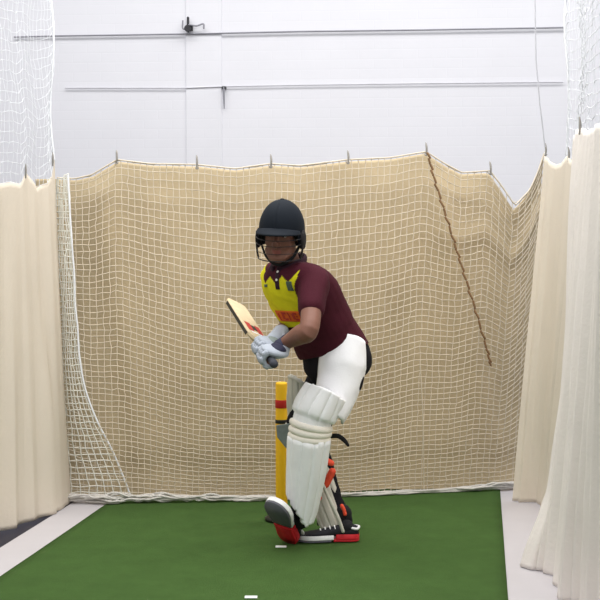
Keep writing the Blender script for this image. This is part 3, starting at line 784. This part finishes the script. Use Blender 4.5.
# ---- shoes (local: x across, y towards the toe, z up; heel at the origin)
def shoe(M4, label, spikes=True):
    prof = [(-.012, .020, .055), (.0, .031, .070), (.03, .035, .076), (.08, .034, .074), (.13, .037, .062), (.18, .044, .050), (.22, .043, .044), (.255, .032, .036), (.272, .015, .028)]
    def T(x, y, z): return M4 @ V((x, y, z))
    bm = bmesh.new(); rings = []
    for y, w_, h in [tuple(q) for q in cat(prof, 3)]:
        ring = []
        for k in range(20):
            th = 2*math.pi*k/20; cx = math.cos(th); sz = math.sin(th)
            x_ = w_*math.copysign(abs(cx)**.8, cx)*(1-.28*max(0, sz)); z_ = .022+(h-.022)*.5*(1+math.copysign(abs(sz)**.8, sz))
            ring.append(T(x_, y, z_))
        rings.append(ring)
    loft(bm, rings)
    sh = put('shoe', bm, M_shoeb, person); tag(sh, label)
    def outline(k, y0=-.016, y1=.278, n=40):
        L_ = []
        ys = [y0+(y1-y0)*(.5-.5*math.cos(math.pi*i/n)) for i in range(n+1)]
        for y in ys:
            w_ = interp(y, [(-.016, .0), (-.010, .020), (.0, .031), (.03, .037), (.09, .033), (.14, .039), (.19, .048), (.23, .046), (.26, .033), (.272, .020), (.278, 0)])*k
            L_.append((w_, y))
        return L_
    def plate(name, k, z0, z1, m, ya, yb):
        L_ = outline(k); L_ = [q for q in L_ if ya-1e-6 <= q[1] <= yb+1e-6]
        ring = [(w_, y) for w_, y in L_]+[(-w_, y) for w_, y in L_[::-1] if w_ > 1e-4 or ya > -.01]
        bm = bmesh.new(); loft(bm, [[T(x_, y, z_) for x_, y in ring] for z_ in (z0, z0+.002, z1)]); put(name, bm, m, sh)
    plate('midsole', 1.04, .010, .030, M_shoew, .100, .3)
    plate('heel_block', 1.04, .010, .034, M_shoer, -.02, .101)
    plate('heel_sole', 1.0, .0, .011, M_shoer, -.02, .115)
    plate('fore_sole', 1.0, .0, .011, M_shoeg, .110, .3)
    bm = bmesh.new()
    for k in range(4):
        y = .10+.022*k; h = interp(y, [(.08, .076), (.13, .064), (.18, .052)])
        tube(bm, [T(-.024, y, h-.012), T(0, y+.004, h+.001), T(.024, y, h-.012)], .0034, 6, 3)
    put('laces', bm, M_shoew, sh)
    bm = bmesh.new(); tube(bm, [T(-.030, .02, .062), T(-.034, -.002, .060), T(0, -.014, .064), T(.034, -.002, .060), T(.030, .02, .062)], .006, 8, 3); put('heel_tab', bm, M_shoew, sh)
    return sh, T
def frame(heel, toe, up):
    y = (toe-heel).normalized(); z = (V(up)-y*V(up).dot(y)).normalized(); x = y.cross(z)
    m = basis(x, y, z).to_4x4(); m.translation = heel; return m
toeL = P(273, 504, 5.385); heelL = P(288, 541.5, 5.56)
m4 = frame(heelL, toeL, (.50, .55, .8)) @ Matrix.Diagonal((1.36, 1.06, 1.1, 1))
shL, TL = shoe(m4, 'raised shoe of the front foot showing its grey and red sole')
heelR = P(356, 543, 5.615); heelR.z = .0125; toeR = P(303, 543, 5.60); toeR.z = .0125
m4r = frame(heelR, toeR, (0, 0, 1))
shR, TR = shoe(m4r, 'black shoe of the back foot planted on the turf, white midsole and red heel')
# socks joining trouser and shoe
bm = bmesh.new(); tube(bm, [AN_L+V((0, 0, .05)), AN_L, TL(0, .045, .06)], [.047, .044, .036], 14, 4); put('sock', bm, M_sock, person)
bm = bmesh.new(); tube(bm, [AN_R+V((0, 0, .05)), AN_R, TR(0, .045, .06)], [.047, .044, .036], 14, 4); put('sock', bm, M_sock, person)

# ---- batting gloves: padded rolls on four fingers and a thumb closed on the handle
for c, w_, sd, lab in ((HC_L, WR_L, 1, 'top-hand batting glove with a navy wrist'), (HC_R, WR_R, 1, 'bottom-hand batting glove')):
    bm = bmesh.new(); fs, (b_, t_, pc) = hand(bm, c, w_, sd, .020, .0150, 1.32)
    g = put('glove', remesh(bm, .004, 3), M_glove, person); tag(g, lab)
    for pts, r in fs[:4]:
        bm = bmesh.new(); tube(bm, pts, [q*1.05 for q in r], 10, 3); f_ = put('finger', bm, M_glove, g)
    bm = bmesh.new(); tube(bm, fs[4][0], [q*1.05 for q in fs[4][1]], 10, 3); put('thumb', bm, M_gloveg, g)
    bm = bmesh.new()                                       # padded rolls across the backs of the fingers
    for pts, r in fs[:4]:
        for k in (1, 3, 5):
            p0, p1 = V(pts[k]), V(pts[k+1]); out_ = ((p0+p1)/2-c); out_ = (out_-BU*out_.dot(BU)).normalized()
            tube(bm, [p0.lerp(p1, .12)+out_*.006, p0.lerp(p1, .88)+out_*.006], r[k]*1.02, 8, 1)
    put('finger_roll', bm, M_glove, g)
    ax = (w_-pc).normalized()
    bm = bmesh.new(); tube(bm, [pc+ax*.045, w_+ax*.005, w_+ax*.028], [.040, .037, .038], 14, 3, ref=BU, flat=.85); put('cuff', bm, M_gloven if 'navy' in lab else M_glove, g)
    bm = bmesh.new(); ellipsoid(bm, pc+b_*.016-t_*.012, (.042, .040, .020), basis(BU, t_, b_)); put('knuckle_patch', bm, M_gloveg if 'bottom' in lab else M_gloven, g)

# ------------------------------------------------------------------ bat (held, so a thing of its own)
FACE = V((.50, -.62, .42)); FACE = (FACE-BU*FACE.dot(BU)).normalized(); BS = BU.cross(FACE)
bat = thing('cricket_bat', BE, 'pale wooden cricket bat with red stickers held back in both gloves', 'bat')
BLN = (BT-BE).length
def bp(u, s, f): return BE+BU*u+BS*s+FACE*f
bm = bmesh.new(); rings = []
for u, w_, ft, bk in [(.285, .017, .012, .014), (.30, .030, .013, .020), (.325, .049, .013, .026), (.36, .053, .012, .030), (.5, .054, .012, .038), (.62, .054, .012, .046), (.72, .054, .012, .040), (BLN-.03, .053, .012, .026), (BLN-.008, .047, .011, .022), (BLN, .038, .008, .018)]:
    rings.append([bp(u, s*w_, f) for s, f in ((-1, ft*.55), (-.93, ft), (0, ft*1.15), (.93, ft), (1, ft*.55), (1, -.006), (.5, -bk*.62), (0, -bk), (-.5, -bk*.62), (-1, -.006))])
loft(bm, rings); put('blade', bm, M_wood, bat, False)
bm = bmesh.new(); tube(bm, [bp(.006, 0, 0), bp(.29, 0, 0)], .0165, 16, 1); tube(bm, [bp(0, 0, 0), bp(.008, 0, 0)], .019, 16, 1); put('handle', bm, M_grip, bat)
for u0, u1, s0, s1, m in ((.36, .47, -.040, -.012, M_stick), (.36, .47, .014, .040, M_stick), (.385, .45, -.010, .012, M_stbl), (.33, .352, -.03, .03, M_shoew)):
    bm = bmesh.new(); box(bm, bp((u0+u1)/2, (s0+s1)/2, .0138), (s1-s0, u1-u0, .0014), basis(BS, BU, FACE)); put('sticker', bm, m, bat, False)
bm = bmesh.new(); [box(bm, bp(.55, q*.0545, -.004), (.002, .44, .016), basis(BS, BU, FACE)) for q in (-1, 1)]; put('edge_sticker', bm, M_stbl, bat, False)


# ------------------------------------------------------------------ light, world, camera
w = bpy.data.worlds.new('hall'); SC.world = w; w.use_nodes = True
bg = w.node_tree.nodes['Background']; bg.inputs['Color'].default_value = (.95, .97, 1, 1); bg.inputs['Strength'].default_value = .55
def lamp(x, y, z, sx, sy, e, col=(1, .985, .965)):
    l = bpy.data.lights.new('ceiling_lamp', 'AREA'); l.shape = 'RECTANGLE'; l.size = sx; l.size_y = sy; l.energy = e; l.color = col
    o = bpy.data.objects.new('ceiling_lamp', l); C.objects.link(o); o.location = (x, y, z); return o
lamp(0.1, 5.0, 4.3, 4.2, .5, 115)
lamp(0, 2.6, 4.6, 4.5, .6, 80)
lamp(0.0, 0, 5.6, 4.5, .6, 105)
lamp(0.2, 7.4, 5.4, 8, 1.2, 215)
cam = bpy.data.cameras.new('camera'); cam.sensor_width = 36; cam.lens = 36*F/600; cam.clip_start = .05
co = bpy.data.objects.new('camera', cam); C.objects.link(co); co.location = (0, 0, CAMH); co.rotation_euler = (math.pi/2-PITCH, 0, 0)
SC.camera = co
vs = SC.view_settings; vs.view_transform = 'Standard'; vs.look = 'None'; vs.gamma = 1; vs.exposure = 0; vs.use_curve_mapping = False
